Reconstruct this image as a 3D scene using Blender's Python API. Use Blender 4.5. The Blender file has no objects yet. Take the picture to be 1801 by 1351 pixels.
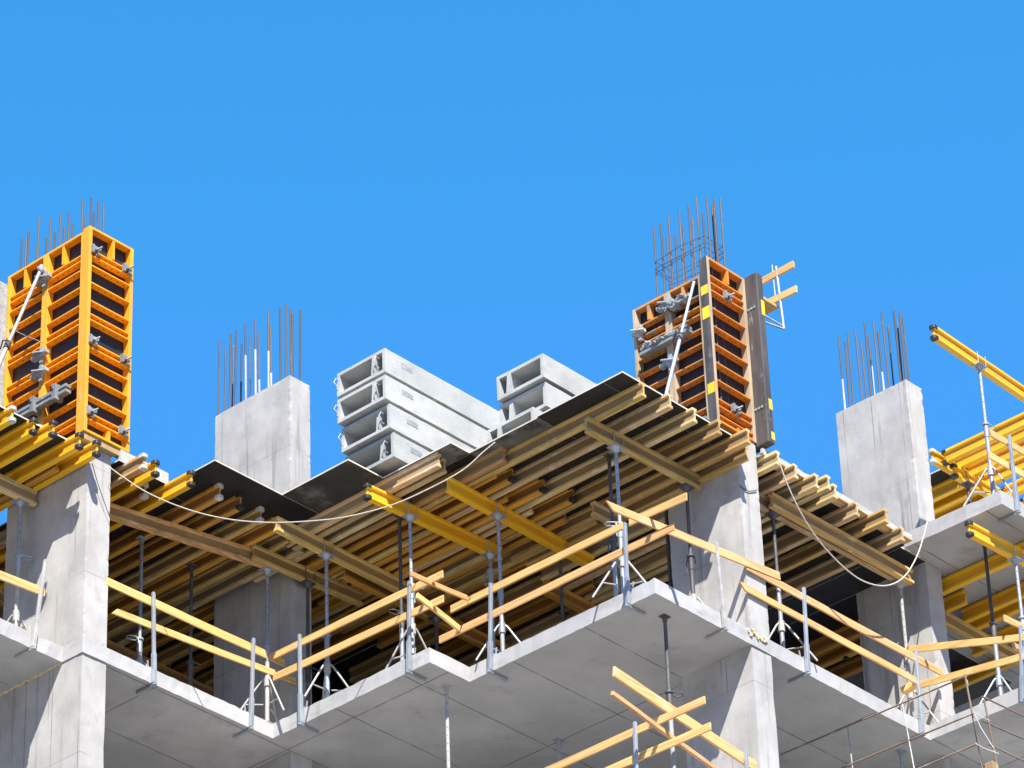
import bpy, bmesh, math, random
from mathutils import Vector, noise
random.seed(7)
R = math.radians
S = bpy.context.scene
COL = S.collection

# ------------------------------------------------------------------ camera
# building axes: x = along the right-hand facades, y = along the left-hand facades, z up;
# the origin is the lower corner of the balcony slab in the middle of the picture
FOC = 7313.3
TH, RO, YA = 0.575035756, -0.0379304426, 0.724062751
PP = (900.5, 675.5)
fw = Vector((math.cos(TH)*math.cos(YA), math.cos(TH)*math.sin(YA), math.sin(TH)))
rt = Vector((math.sin(YA), -math.cos(YA), 0)); up = rt.cross(fw)
RX = rt*math.cos(RO) + up*math.sin(RO); UX = -rt*math.sin(RO) + up*math.cos(RO)
CAM = Vector((-32.2166253, -26.40437957, -24.03021691))
cd = bpy.data.cameras.new('camera'); cam = bpy.data.objects.new('camera', cd); COL.objects.link(cam)
cd.sensor_width = 36; cd.lens = FOC/1801*36; cd.clip_start = 1; cd.clip_end = 3000
from mathutils import Matrix
cam.matrix_world = Matrix(((RX.x, UX.x, -fw.x, CAM.x), (RX.y, UX.y, -fw.y, CAM.y), (RX.z, UX.z, -fw.z, CAM.z), (0, 0, 0, 1)))
S.camera = cam

def on(ax, val, x, y):
    """the point of the plane x|y|z = val seen at survey point (x, y) of the photograph"""
    d = RX*(x-PP[0])/FOC - UX*(y-PP[1])/FOC + fw
    i = 'xyz'.index(ax)
    return CAM + d*((val-CAM[i])/d[i])

# ------------------------------------------------------------------ light
SUN = Vector((-.45, -.58, 1.0)).normalized()
w = bpy.data.worlds.new('World'); S.world = w; w.use_nodes = True
nt = w.node_tree; nt.nodes.clear()
sk = nt.nodes.new('ShaderNodeTexSky'); sk.sky_type = 'NISHITA'; sk.sun_disc = False
sk.sun_elevation = math.asin(SUN.z); sk.sun_rotation = math.atan2(SUN.x, SUN.y)
sk.air_density = 1.0; sk.dust_density = 0.3; sk.ozone_density = 3.0
hs = nt.nodes.new('ShaderNodeHueSaturation'); hs.inputs['Hue'].default_value = .492; hs.inputs['Saturation'].default_value = 1.345; hs.inputs['Value'].default_value = .93
bg = nt.nodes.new('ShaderNodeBackground'); bg.inputs['Strength'].default_value = 0.15
ow = nt.nodes.new('ShaderNodeOutputWorld')
# the glare around the sun disc and along the horizon is held down: the sun lamp already carries that light
dk_ = nt.nodes.new('ShaderNodeMix'); dk_.data_type = 'RGBA'; dk_.blend_type = 'DARKEN'; dk_.inputs[0].default_value = 1
dk_.inputs[7].default_value = (.30, 1.06, 2.75, 1)
nt.links.new(sk.outputs[0], hs.inputs['Color']); nt.links.new(hs.outputs[0], dk_.inputs[6]); nt.links.new(dk_.outputs[2], bg.inputs['Color']); nt.links.new(bg.outputs[0], ow.inputs[0])
sl = bpy.data.lights.new('sun', 'SUN'); so = bpy.data.objects.new('sun', sl); COL.objects.link(so)
sl.energy = 5.0; sl.angle = R(.5); sl.color = (1, .94, .86)
so.location = (-20, -25, 40); so.rotation_euler = SUN.to_track_quat('Z', 'Y').to_euler()
S.view_settings.view_transform = 'Standard'; S.view_settings.look = 'None'
S.view_settings.exposure = 1.22; S.view_settings.gamma = 1

# ------------------------------------------------------------------ materials
def mat(name, a, b=None, sc=(3, 3, 3), lo=.35, hi=.65, dirt=None, dsc=(4, 4, 4), dlo=.55, dhi=.7, rough=.75, metal=0,
        bump=.15, bsc=40, rnd=.12, pits=0, joints=False, grain=None, gs=.55, psc=16, hue=0, seams=False):
    m = bpy.data.materials.new(name); m.use_nodes = True
    t = m.node_tree; N = t.nodes; L = t.links
    p = N['Principled BSDF']; p.inputs['Roughness'].default_value = rough; p.inputs['Metallic'].default_value = metal
    tc = N.new('ShaderNodeTexCoord'); oi = N.new('ShaderNodeObjectInfo')
    sh = N.new('ShaderNodeVectorMath'); sh.operation = 'MULTIPLY_ADD'     # every object gets its own patch of the pattern
    cmb = N.new('ShaderNodeCombineXYZ')
    for i in range(3): L.new(oi.outputs['Random'], cmb.inputs[i])
    L.new(cmb.outputs[0], sh.inputs[0]); sh.inputs[1].default_value = (31, 17, 23) if not joints else (0, 0, 0)
    L.new(tc.outputs['Object'], sh.inputs[2])
    def noi(s, det=6, r=.6):
        mp = N.new('ShaderNodeMapping'); mp.inputs['Scale'].default_value = s
        n = N.new('ShaderNodeTexNoise'); n.inputs['Scale'].default_value = 1; n.inputs['Detail'].default_value = det; n.inputs['Roughness'].default_value = r
        L.new(sh.outputs[0], mp.inputs[0]); L.new(mp.outputs[0], n.inputs['Vector']); return n.outputs['Fac']
    def ramp(f, x0, x1):
        r = N.new('ShaderNodeMapRange'); r.inputs[1].default_value = x0; r.inputs[2].default_value = x1; L.new(f, r.inputs[0]); return r.outputs[0]
    def mix(f, c1, c2):
        x = N.new('ShaderNodeMix'); x.data_type = 'RGBA'
        if hasattr(f, 'links'): L.new(f, x.inputs[0])
        else: x.inputs[0].default_value = f
        for i, c in ((6, c1), (7, c2)):
            if hasattr(c, 'links'): L.new(c, x.inputs[i])
            else: x.inputs[i].default_value = (*c, 1)
        return x.outputs[2]
    b = b or tuple(c*.8 for c in a)
    c = mix(ramp(noi(sc), lo, hi), a, b)
    if grain:
        c = mix(ramp(noi(grain, 3), .45, .65), c, tuple(v*(1-gs*.6) for v in b))
    if dirt: c = mix(ramp(noi(dsc, 8, .65), dlo, dhi), c, dirt)
    hgt = noi((bsc,)*3, 4)
    if pits:
        v = N.new('ShaderNodeTexVoronoi'); v.inputs['Scale'].default_value = psc
        L.new(sh.outputs[0], v.inputs['Vector'])
        pf = ramp(v.outputs['Distance'], .10, .05)
        g = ramp(noi((1.2, 1.2, 1.2)), .5, .6)
        mu = N.new('ShaderNodeMath'); mu.operation = 'MULTIPLY'; L.new(pf, mu.inputs[0]); L.new(g, mu.inputs[1])
        m2 = N.new('ShaderNodeMath'); m2.operation = 'MULTIPLY'; L.new(mu.outputs[0], m2.inputs[0]); m2.inputs[1].default_value = pits
        c = mix(m2.outputs[0], c, tuple(v*.35 for v in b))
    if joints:   # the marks the formwork sheets left in the soffit
        sx = N.new('ShaderNodeSeparateXYZ'); L.new(tc.outputs['Object'], sx.inputs[0])
        nm = noi((3, 3, 3), 3)
        def line(sock, first, pitch, wd):
            a1 = N.new('ShaderNodeMath'); a1.operation = 'SUBTRACT'; L.new(sock, a1.inputs[0]); a1.inputs[1].default_value = first
            a2 = N.new('ShaderNodeMath'); a2.operation = 'PINGPONG'; L.new(a1.outputs[0], a2.inputs[0]); a2.inputs[1].default_value = pitch/2
            return ramp(a2.outputs[0], wd, wd*.35)
        l1 = line(sx.outputs['Y'], 1.105, 1.14, .011); l2 = line(sx.outputs['X'], -.355, 2.24, .011)
        mx = N.new('ShaderNodeMath'); mx.operation = 'MAXIMUM'; L.new(l1, mx.inputs[0]); L.new(l2, mx.inputs[1])
        ge = N.new('ShaderNodeNewGeometry'); sn = N.new('ShaderNodeSeparateXYZ'); L.new(ge.outputs['Normal'], sn.inputs[0])
        dn = ramp(sn.outputs['Z'], -.8, -.9)
        m3 = N.new('ShaderNodeMath'); m3.operation = 'MULTIPLY'; L.new(mx.outputs[0], m3.inputs[0]); L.new(dn, m3.inputs[1])
        m4 = N.new('ShaderNodeMath'); m4.operation = 'MULTIPLY'; L.new(m3.outputs[0], m4.inputs[0]); L.new(ramp(nm, .25, .55), m4.inputs[1])
        fl = []
        for sock, o_, k_ in ((sx.outputs['Y'], -1.105, 1.14), (sx.outputs['X'], .355, 2.24)):
            q = N.new('ShaderNodeMath'); q.operation = 'ADD'; L.new(sock, q.inputs[0]); q.inputs[1].default_value = o_
            q2 = N.new('ShaderNodeMath'); q2.operation = 'DIVIDE'; L.new(q.outputs[0], q2.inputs[0]); q2.inputs[1].default_value = k_
            q3 = N.new('ShaderNodeMath'); q3.operation = 'FLOOR'; L.new(q2.outputs[0], q3.inputs[0]); fl.append(q3.outputs[0])
        cx = N.new('ShaderNodeCombineXYZ'); L.new(fl[0], cx.inputs[0]); L.new(fl[1], cx.inputs[1])
        wn2 = N.new('ShaderNodeTexWhiteNoise'); wn2.noise_dimensions = '3D'; L.new(cx.outputs[0], wn2.inputs['Vector'])
        tn = N.new('ShaderNodeMath'); tn.operation = 'MULTIPLY'; L.new(wn2.outputs['Value'], tn.inputs[0]); tn.inputs[1].default_value = .45
        c = mix(tn.outputs[0], c, b)
        c = mix(m4.outputs[0], c, (.10, .10, .10))
    if seams:    # upright seams between the form boards and a pour line
        sx = N.new('ShaderNodeSeparateXYZ'); L.new(sh.outputs[0], sx.inputs[0])
        a2 = N.new('ShaderNodeMath'); a2.operation = 'PINGPONG'; L.new(sx.outputs['Y'], a2.inputs[0]); a2.inputs[1].default_value = .235
        a3 = N.new('ShaderNodeMath'); a3.operation = 'PINGPONG'; L.new(sx.outputs['Z'], a3.inputs[0]); a3.inputs[1].default_value = .75
        f = N.new('ShaderNodeMath'); f.operation = 'MAXIMUM'; L.new(ramp(a2.outputs[0], .0075, .002), f.inputs[0]); L.new(ramp(a3.outputs[0], .006, .001), f.inputs[1])
        f2 = N.new('ShaderNodeMath'); f2.operation = 'MULTIPLY'; L.new(f.outputs[0], f2.inputs[0]); L.new(ramp(noi((1.1, 1.1, .8), 3), .42, .62), f2.inputs[1])
        c = mix(f2.outputs[0], c, tuple(v*.42 for v in b))
        c = mix(ramp(noi((9, 9, .5), 4), .58, .76), c, tuple(v*.62 for v in b))   # run-off below the joints
    hv = N.new('ShaderNodeHueSaturation'); L.new(c, hv.inputs['Color'])
    if hue:
        wn = N.new('ShaderNodeTexWhiteNoise'); wn.noise_dimensions = '1D'; L.new(oi.outputs['Random'], wn.inputs['W'])
        hr = N.new('ShaderNodeMapRange'); hr.inputs[3].default_value = .5-hue; hr.inputs[4].default_value = .5+hue*.6
        L.new(wn.outputs['Value'], hr.inputs[0]); L.new(hr.outputs[0], hv.inputs['Hue'])
    mr = N.new('ShaderNodeMapRange'); mr.inputs[3].default_value = 1-rnd; mr.inputs[4].default_value = 1+rnd
    L.new(oi.outputs['Random'], mr.inputs[0]); L.new(mr.outputs[0], hv.inputs['Value'])
    L.new(hv.outputs[0], p.inputs['Base Color'])
    if bump:
        bp = N.new('ShaderNodeBump'); bp.inputs['Strength'].default_value = bump; bp.inputs['Distance'].default_value = .01
        L.new(hgt, bp.inputs['Height']); L.new(bp.outputs[0], p.inputs['Normal'])
    return m

M = {}
M['concrete'] = mat('concrete', (.45, .44, .42), (.345, .335, .318), (2.4, 2.4, 1.7), .36, .64, (.25, .245, .235), (3, 3, 2.2), .56, .82, .9, pits=.9, bump=.14, rnd=.05, seams=True)
M['slab'] = mat('slab_concrete', (.47, .466, .458), (.36, .357, .35), (.8, .8, 2), .38, .62, (.27, .266, .258), (2.0, 2.0, 5), .57, .76, .9, pits=.5, bump=.2, rnd=0, joints=True)
M['block'] = mat('block_concrete', (.46, .475, .46), (.355, .37, .36), (2, 2, 2), .35, .65, (.28, .29, .285), (5, 5, 5), .58, .75, .9, pits=.7, bump=.3, rnd=.04)
M['ply'] = mat('film_faced_plywood', (.016, .015, .016), (.010, .010, .011), (3, 3, 3), .4, .6, (.06, .056, .052), (2.2, 2.2, 2.2), .60, .75, .5, bump=.05, rnd=.2)
M['ply_scuffed'] = mat('scuffed_plywood', (.022, .021, .021), (.045, .043, .04), (3, 3, 3), .35, .7, (.16, .15, .14), (3, 3, 3), .55, .75, .6, bump=.05, rnd=.1)
M['ply_worn'] = mat('worn_plywood', (.16, .15, .13), (.10, .095, .085), (4, 4, 4), .35, .65, (.035, .034, .034), (2.5, 2.5, 2.5), .54, .62, .8, bump=.1, rnd=.1)
M['ply_edge'] = mat('plywood_edge', (.62, .58, .5), (.5, .46, .38), (8, 8, 40), rough=.8)
for ax, g in (('x', (1.2, 28, 28)), ('y', (28, 1.2, 28)), ('z', (28, 28, 1.2))):
    st = {'x': (.8, 9, 9), 'y': (9, .8, 9), 'z': (9, 9, .8)}[ax]
    M['yellow_'+ax] = mat('yellow_beam_'+ax, (.86, .50, .016), (.72, .37, .014), st, .35, .7, (.50, .33, .12), (4, 4, 4), .60, .74, .5, bump=.12, rnd=.1)
    M['orange_'+ax] = mat('stained_beam_'+ax, (.70, .36, .045), (.56, .26, .035), st, .35, .65, (.36, .22, .08), st, .54, .74, .7, bump=.15, rnd=.22, grain=g)
    M['old_'+ax] = mat('weathered_beam_'+ax, (.67, .44, .15), (.50, .315, .10), st, .35, .65, (.66, .52, .31), (3, 3, 3), .56, .72, .8, bump=.2, rnd=.22, grain=g, hue=.022)
    M['gray_'+ax] = mat('grey_beam_'+ax, (.69, .515, .255), (.55, .40, .185), st, .35, .65, (.68, .62, .46), (3, 3, 3), .55, .72, .85, bump=.2, rnd=.2, grain=g, hue=.02)
    M['board_'+ax] = mat('pine_board_'+ax, (.74, .465, .18), (.66, .385, .135), st, .35, .65, (.58, .43, .26), (2, 2, 2), .58, .7, rough=.7, bump=.1, rnd=.13, grain=g, gs=.42, pits=.7, psc=4.5, hue=.015)
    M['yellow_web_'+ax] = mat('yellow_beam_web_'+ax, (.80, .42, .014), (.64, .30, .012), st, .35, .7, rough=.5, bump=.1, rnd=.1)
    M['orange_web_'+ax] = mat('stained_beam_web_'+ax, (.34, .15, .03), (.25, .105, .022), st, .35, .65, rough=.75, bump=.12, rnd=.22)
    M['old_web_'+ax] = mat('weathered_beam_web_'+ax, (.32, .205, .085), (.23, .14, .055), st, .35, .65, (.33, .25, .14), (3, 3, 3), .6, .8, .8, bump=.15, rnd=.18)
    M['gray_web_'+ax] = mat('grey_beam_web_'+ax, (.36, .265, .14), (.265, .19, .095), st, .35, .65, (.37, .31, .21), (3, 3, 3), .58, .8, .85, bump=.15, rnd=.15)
M['wood_brown'] = mat('brown_timber', (.40, .29, .14), (.28, .19, .09), (9, 9, 2), .35, .65, (.5, .46, .38), (5, 5, 5), .58, .7, .85, bump=.25)
M['cap'] = mat('black_plastic', (.03, .03, .032), rough=.5, bump=.05)
M['cap_white'] = mat('worn_plastic', (.62, .58, .5), (.45, .42, .36), (12, 12, 12), rough=.6, bump=.1)
M['steel'] = mat('galvanised_steel', (.40, .44, .48), (.29, .33, .37), (14, 14, 4), .35, .65, (.3, .28, .25), (7, 7, 7), .62, .75, .45, .35, bump=.06, rnd=.1)
M['steel_white'] = mat('cement_smeared_steel', (.43, .42, .40), (.32, .315, .305), (10, 10, 10), .35, .65, (.36, .3, .24), (6, 6, 6), .62, .74, .7, .05, bump=.15, rnd=.06)
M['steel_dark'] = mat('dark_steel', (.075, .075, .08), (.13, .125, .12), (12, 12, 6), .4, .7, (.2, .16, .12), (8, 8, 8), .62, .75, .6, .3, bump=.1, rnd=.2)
M['rebar'] = mat('rusty_rebar', (.125, .105, .10), (.085, .08, .08), (3, 3, 2), .35, .65, (.30, .18, .11), (3, 3, 1.5), .6, .72, .7, .3, bump=.3, bsc=90, rnd=.25)
M['rebar_site'] = mat('brown_rebar', (.27, .19, .135), (.19, .14, .105), (3, 3, 3), .35, .65, (.40, .36, .31), (4, 4, 4), .56, .66, .8, .2, bump=.3, bsc=90, rnd=.2)
M['rebar_smeared'] = mat('cement_smeared_rebar', (.5, .5, .49), (.36, .36, .355), (4, 4, 4), .4, .6, rough=.85, bump=.3, rnd=.1)
M['frame'] = mat('orange_form_paint', (.90, .385, .012), (.82, .32, .010), (5, 5, 5), .35, .7, (.5, .36, .16), (9, 9, 9), .68, .8, .45, bump=.06, rnd=.05)
M['frame_old'] = mat('dirty_form_paint', (.70, .255, .026), (.56, .19, .022), (5, 5, 3), .35, .65, (.30, .21, .13), (5, 5, 5), .55, .69, .6, bump=.12, rnd=.05)
M['frame_dark'] = mat('dark_form_side', (.045, .042, .042), (.085, .08, .078), (9, 9, 1.2), .35, .65, (.3, .29, .27), (8, 8, 2.5), .58, .74, .65, bump=.15, rnd=.05)
M['frame_worn'] = mat('worn_form_side', (.88, .40, .015), (.76, .33, .02), (8, 8, 1.5), .3, .6, (.5, .42, .28), (9, 9, 3), .60, .74, .55, bump=.1, rnd=.05)
M['frame_grey'] = mat('cement_grey_form_side', (.46, .36, .25), (.33, .24, .15), (7, 7, 2), .35, .65, (.60, .30, .08), (5, 5, 2), .58, .68, .8, bump=.2, rnd=.05)
M['frame_dull'] = mat('cement_stained_form_paint', (.66, .28, .05), (.48, .195, .04), (5, 5, 3), .35, .65, (.27, .21, .16), (4, 4, 4), .51, .63, .7, bump=.2, rnd=.05)
M['steel_grey'] = mat('grey_steel', (.27, .285, .29), (.19, .2, .205), (9, 9, 9), .35, .65, (.40, .39, .37), (6, 6, 6), .58, .7, .6, .2, bump=.12, rnd=.1)
M['sticker'] = mat('yellow_sticker', (.86, .60, .02), (.78, .5, .02), (9, 9, 9), rough=.6, bump=0)
M['spill'] = mat('set_concrete_spill', (.33, .35, .36), (.22, .24, .25), (14, 14, 14), rough=.95, bump=.8, bsc=30)
M['foam'] = mat('yellowed_foam', (.72, .62, .38), (.55, .46, .26), (20, 20, 20), rough=.95, bump=.8, bsc=60)
M['rope'] = mat('white_rope', (.60, .56, .47), (.48, .44, .36), (30, 30, 30), rough=.9, bump=.3)
M['cable'] = mat('dark_cable', (.06, .06, .06), rough=.6)
M['ground'] = mat('dry_ground', (.215, .21, .205), (.165, .16, .155), (.15, .15, .15), .3, .7, (.24, .22, .19), (.4, .4, .4), .5, .7, .95, bump=.3, bsc=3, rnd=0)

# ------------------------------------------------------------------ mesh helpers
class MB:
    def __init__(s): s.v = []; s.f = []; s.m = []; s.sm = []
    def add(s, vs, fs, mi=0, smooth=False):
        n = len(s.v); s.v += [Vector(v) for v in vs]; s.f += [tuple(i+n for i in f) for f in fs]
        s.m += [mi]*len(fs); s.sm += [smooth]*len(fs); return s
    def box(s, a, b, mi=0):
        x0, x1 = sorted((a[0], b[0])); y0, y1 = sorted((a[1], b[1])); z0, z1 = sorted((a[2], b[2]))
        return s.add([(x0, y0, z0), (x1, y0, z0), (x1, y1, z0), (x0, y1, z0), (x0, y0, z1), (x1, y0, z1), (x1, y1, z1), (x0, y1, z1)],
                     [(0, 3, 2, 1), (4, 5, 6, 7), (0, 1, 5, 4), (1, 2, 6, 5), (2, 3, 7, 6), (3, 0, 4, 7)], mi)
    def bar(s, p, q, wd, ht, mi=0, upv=(0, 0, 1)):
        """rectangular bar from p to q, wd across, ht along upv"""
        p = Vector(p); q = Vector(q); d = (q-p).normalized(); sd = d.cross(Vector(upv)).normalized()*wd/2; u = sd.cross(d).normalized()*ht/2
        vs = [p-sd-u, p+sd-u, p+sd+u, p-sd+u, q-sd-u, q+sd-u, q+sd+u, q-sd+u]
        return s.add(vs, [(0, 1, 2, 3), (4, 7, 6, 5), (0, 4, 5, 1), (1, 5, 6, 2), (2, 6, 7, 3), (3, 7, 4, 0)], mi)
    def tube(s, pts, r, n=8, mi=0, cap=True, closed=False):
        pts = [Vector(p) for p in pts]; vs = []; fs = []; k = len(pts); prev = None
        for i, p in enumerate(pts):
            if closed: d = pts[(i+1) % k]-pts[i-1]
            else: d = pts[min(i+1, k-1)]-pts[max(i-1, 0)]
            d.normalize()
            if prev is None:
                a = Vector((0, 0, 1)) if abs(d.z) < .9 else Vector((1, 0, 0)); e = d.cross(a).normalized()
            else: e = (prev-d*prev.dot(d)).normalized()
            prev = e; g = d.cross(e)
            rr = r[i] if isinstance(r, (list, tuple)) else r
            vs += [p+(e*math.cos(2*math.pi*j/n)+g*math.sin(2*math.pi*j/n))*rr for j in range(n)]
        for i in range(k if closed else k-1):
            i2 = (i+1) % k
            fs += [(i*n+j, i*n+(j+1) % n, i2*n+(j+1) % n, i2*n+j) for j in range(n)]
        s.add(vs, fs, mi, True)
        if cap and not closed:
            s.add(vs[:n], [tuple(range(n-1, -1, -1))], mi); s.add(vs[-n:], [tuple(range(n))], mi)
        return s
    def prism(s, poly, z0, z1, mi=0):
        n = len(poly); vs = [(x, y, z0) for x, y in poly]+[(x, y, z1) for x, y in poly]
        return s.add(vs, [tuple(range(n-1, -1, -1)), tuple(range(n, 2*n))]+[(i, (i+1) % n, n+(i+1) % n, n+i) for i in range(n)], mi)
    def extrude(s, prof, o, a, b, d, L, mi=0):
        """profile points (p,q) in axes a,b at o, pushed L along d"""
        o = Vector(o); a = Vector(a); b = Vector(b); d = Vector(d); n = len(prof)
        vs = [o+a*p+b*q for p, q in prof]+[o+a*p+b*q+d*L for p, q in prof]
        fl = a.cross(b).dot(d) > 0
        fs = [tuple(range(n-1, -1, -1)), tuple(range(n, 2*n))]+[(i, (i+1) % n, n+(i+1) % n, n+i) for i in range(n)]
        if not fl: fs = [tuple(reversed(f)) for f in fs]
        return s.add(vs, fs, mi)
    def blob(s, c, size, seed=0, amp=.5, mi=0, sub=3):
        bm = bmesh.new(); bmesh.ops.create_icosphere(bm, subdivisions=sub, radius=1)
        vs = []
        for v in bm.verts:
            k = 1+amp*noise.fractal(v.co*1.6+Vector((seed*7.1, seed*3.3, seed)), 1, 2, 4)
            vs.append((c[0]+v.co.x*size[0]*k, c[1]+v.co.y*size[1]*k, c[2]+v.co.z*size[2]*k))
        bm.verts.index_update(); s.add(vs, [tuple(v.index for v in f.verts) for f in bm.faces], mi); bm.free(); return s
    def rough_box(s, a, b, step=.09, amp=.006, seed=0, mi=0):
        """a cast box: faces cut into a grid, edges knocked about"""
        x0, y0, z0 = a; x1, y1, z1 = b; bm = bmesh.new()
        nx = max(1, min(60, int((x1-x0)/step))); ny = max(1, min(60, int((y1-y0)/step))); nz = max(1, min(90, int((z1-z0)/step)))
        idx = {}
        def vert(i, j, k):
            if (i, j, k) in idx: return idx[(i, j, k)]
            p = Vector((x0+(x1-x0)*i/nx, y0+(y1-y0)*j/ny, z0+(z1-z0)*k/nz))
            edge = (i in (0, nx))+(j in (0, ny))+(k in (0, nz))
            q = p*9+Vector((seed, seed*2, seed*3))
            if edge >= 2:
                am = amp*2*max(0, noise.noise(q*1.3)+noise.noise(q*4.1)*.9-.12)
            else: am = amp*.25*noise.noise(q*.25)
            c = Vector(((i == 0)-(i == nx), (j == 0)-(j == ny), (k == 0)-(k == nz)))
            p += c*am
            idx[(i, j, k)] = bm.verts.new(p); return idx[(i, j, k)]
        for i in range(nx):
            for j in range(ny):
                for k, fl in ((0, 1), (nz, 0)):
                    f = [vert(i, j, k), vert(i+1, j, k), vert(i+1, j+1, k), vert(i, j+1, k)]; bm.faces.new(f[::-1] if fl else f)
            for k in range(nz):
                for j, fl in ((0, 0), (ny, 1)):
                    f = [vert(i, j, k), vert(i+1, j, k), vert(i+1, j, k+1), vert(i, j, k+1)]; bm.faces.new(f[::-1] if fl else f)
        for j in range(ny):
            for k in range(nz):
                for i, fl in ((0, 1), (nx, 0)):
                    f = [vert(i, j, k), vert(i, j+1, k), vert(i, j+1, k+1), vert(i, j, k+1)]; bm.faces.new(f[::-1] if fl else f)
        bm.verts.index_update(); s.add([v.co.copy() for v in bm.verts], [tuple(v.index for v in f.verts) for f in bm.faces], mi); bm.free(); return s

def org(o):
    p = Vector((0, 0, 0))
    while o is not None: p = p+o.location; o = o.parent
    return p
def obj(name, mb, mats, parent=None, loc=None, bevel=0):
    """link one mesh object; world coordinates in mb are made local to the parent thing (or to loc)"""
    o0 = org(parent) if parent is not None else Vector(loc if loc is not None else (0, 0, 0))
    me = bpy.data.meshes.new(name); me.from_pydata([v-o0 for v in mb.v], [], mb.f)
    for m in (mats if isinstance(mats, (list, tuple)) else [mats]): me.materials.append(M[m] if isinstance(m, str) else m)
    for p, mi, sm in zip(me.polygons, mb.m, mb.sm): p.material_index = mi; p.use_smooth = sm
    me.update()
    o = bpy.data.objects.new(name, me); COL.objects.link(o)
    if parent is not None: o.parent = parent
    else: o.location = o0
    if bevel:
        b = o.modifiers.new('bevel', 'BEVEL'); b.width = bevel; b.segments = 2; b.limit_method = 'ANGLE'; b.angle_limit = R(50)
    return o
def tag(o, label, cat, group=None):
    o['label'] = label; o['category'] = cat; o['kind'] = 'thing'
    if group: o['group'] = group
    return o
def thing(name, label, cat, loc, group=None):
    o = bpy.data.objects.new(name, None); COL.objects.link(o); o.location = loc; o.empty_display_size = .1
    return tag(o, label, cat, group)
def struct(o): o['kind'] = 'structure'; return o
ORD = ['first', 'second', 'third', 'fourth', 'fifth', 'sixth', 'seventh', 'eighth', 'ninth', 'tenth', 'eleventh', 'twelfth', 'thirteenth', 'fourteenth', 'fifteenth', 'sixteenth']

# ------------------------------------------------------------------ ground
GZ = -25.7
struct(obj('ground', MB().add([(-1500, -1500, GZ), (1500, -1500, GZ), (1500, 1500, GZ), (-1500, 1500, GZ)], [(0, 1, 2, 3)]), 'ground'))

# ------------------------------------------------------------------ slabs
def slab_mesh(poly, z0, z1, step=.09, amp=.010, seed=0):
    """flat slab whose arrises are chipped like cast concrete"""
    pts = []
    n = len(poly)
    for i in range(n):
        a = Vector((*poly[i], 0)); b = Vector((*poly[(i+1) % n], 0)); L = (b-a).length
        k = max(1, int(L/step)) if L < 9 else 1
        nrm = Vector((b.y-a.y, a.x-b.x, 0)).normalized()      # outwards for a counter-clockwise outline
        for j in range(k):
            p = a.lerp(b, j/k); pts.append((p, nrm if j else Vector((0, 0, 0))))
    top, bot = [], []
    for p, nm in pts:
        q = p*5+Vector((seed, 3, seed))
        o1 = nm*amp*noise.noise(q*1.3); o2 = nm*amp*noise.noise(q*1.3+Vector((9, 9, 9)))
        top.append(p+o1+Vector((0, 0, z1+amp*1.3*noise.noise(q*1.9)))); bot.append(p+o2+Vector((0, 0, z0+amp*.7*noise.noise(q*1.9+Vector((4, 4, 4))))))
    k = len(pts); mb = MB()
    mb.add(top+bot, [tuple(range(k)), tuple(range(2*k-1, k-1, -1))]+[(k+i, k+(i+1) % k, (i+1) % k, i) for i in range(k)])
    return mb
OUT1 = [(-11, 14), (-11, 5.95), (-3.8, 5.95), (-3.8, 5.6), (-.69, 5.58), (-.69, 2.94), (0, 2.94), (0, 0), (5.17, 0), (5.19, -1.4), (12, -1.4), (12, 14)]
tag(obj('floor_slab', slab_mesh(OUT1, 0, .2), 'slab'), 'grey concrete floor slab with stepped edge carrying the guard rails', 'floor slab')
tag(obj('floor_slab', slab_mesh(OUT1, -2.8, -2.6), 'slab'), 'lower concrete floor slab under the crossed yellow boards at the bottom', 'floor slab')
tag(obj('floor_slab', slab_mesh([(5.6, 14), (5.6, .11), (5.17, .11), (5.19, -1.42), (12, -1.42), (12, 14)], 2.8, 3.0, seed=5), 'slab'),
    'finished upper concrete slab corner at the right, over the stripped yellow beams', 'floor slab')
# unseen back wall, added to keep skylight out of the storeys
tag(obj('added_back_wall', MB().box((-10.5, 13.42, GZ), (11.5, 13.8, 2.96)), 'concrete'), 'added concrete back wall shutting out skylight deep behind the props', 'wall')
tag(obj('added_shade_wall', MB().box((5.62, 3.6, .201), (5.75, 13.41, 2.775)), 'ply'), 'added black wall standing in for the darkness deep in the right bay', 'wall')  # added wall; the bay's darkness is put into its black facing
tag(obj('added_shade_wall', MB().box((-11, 8.2, .201), (-10.51, 13.41, 2.96)), 'concrete'), 'added concrete side wall against stray light deep in the left bay', 'wall')  # unseen wall, added to stop light leaking in from the side

# ------------------------------------------------------------------ columns
def column(label, u0, u1, v0, v1, z0, z1, seed, bars=None, bottom=True):
    c = thing('concrete_column', label, 'column', ((u0+u1)/2, (v0+v1)/2, z0), 'concrete wall columns')
    mb = MB().rough_box((u0, v0, z0), (u1, v1, z1), .05 if z1-z0 < 3.2 else .2, .0045, seed)
    obj('shaft', mb, 'concrete', c)
    for b in bars or []:
        u, v, zt, sm = b
        lean = Vector((random.uniform(-.012, .012), random.uniform(-.012, .012), 0))*(zt-z1)
        p = Vector((u, v, z1-.02)); q = Vector((u, v, zt))+lean
        if sm:
            k = p.lerp(q, sm)
            o = obj('starter_bar', MB().tube([p, k, q], .0130, 7), 'rebar', c)
            obj('cement_smear', MB().tube([p+Vector((0, 0, .02)), k], .0142, 7), 'rebar_smeared', o)
        else: obj('starter_bar', MB().tube([p, q], .0130, 7), 'rebar', c)
    return c
E1 = .012
column('sunlit concrete wall column at the left, under the yellow form', -3.8+E1, -3.41, 5.6+E1, 7.06, .2, 2.95, 1)
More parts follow.
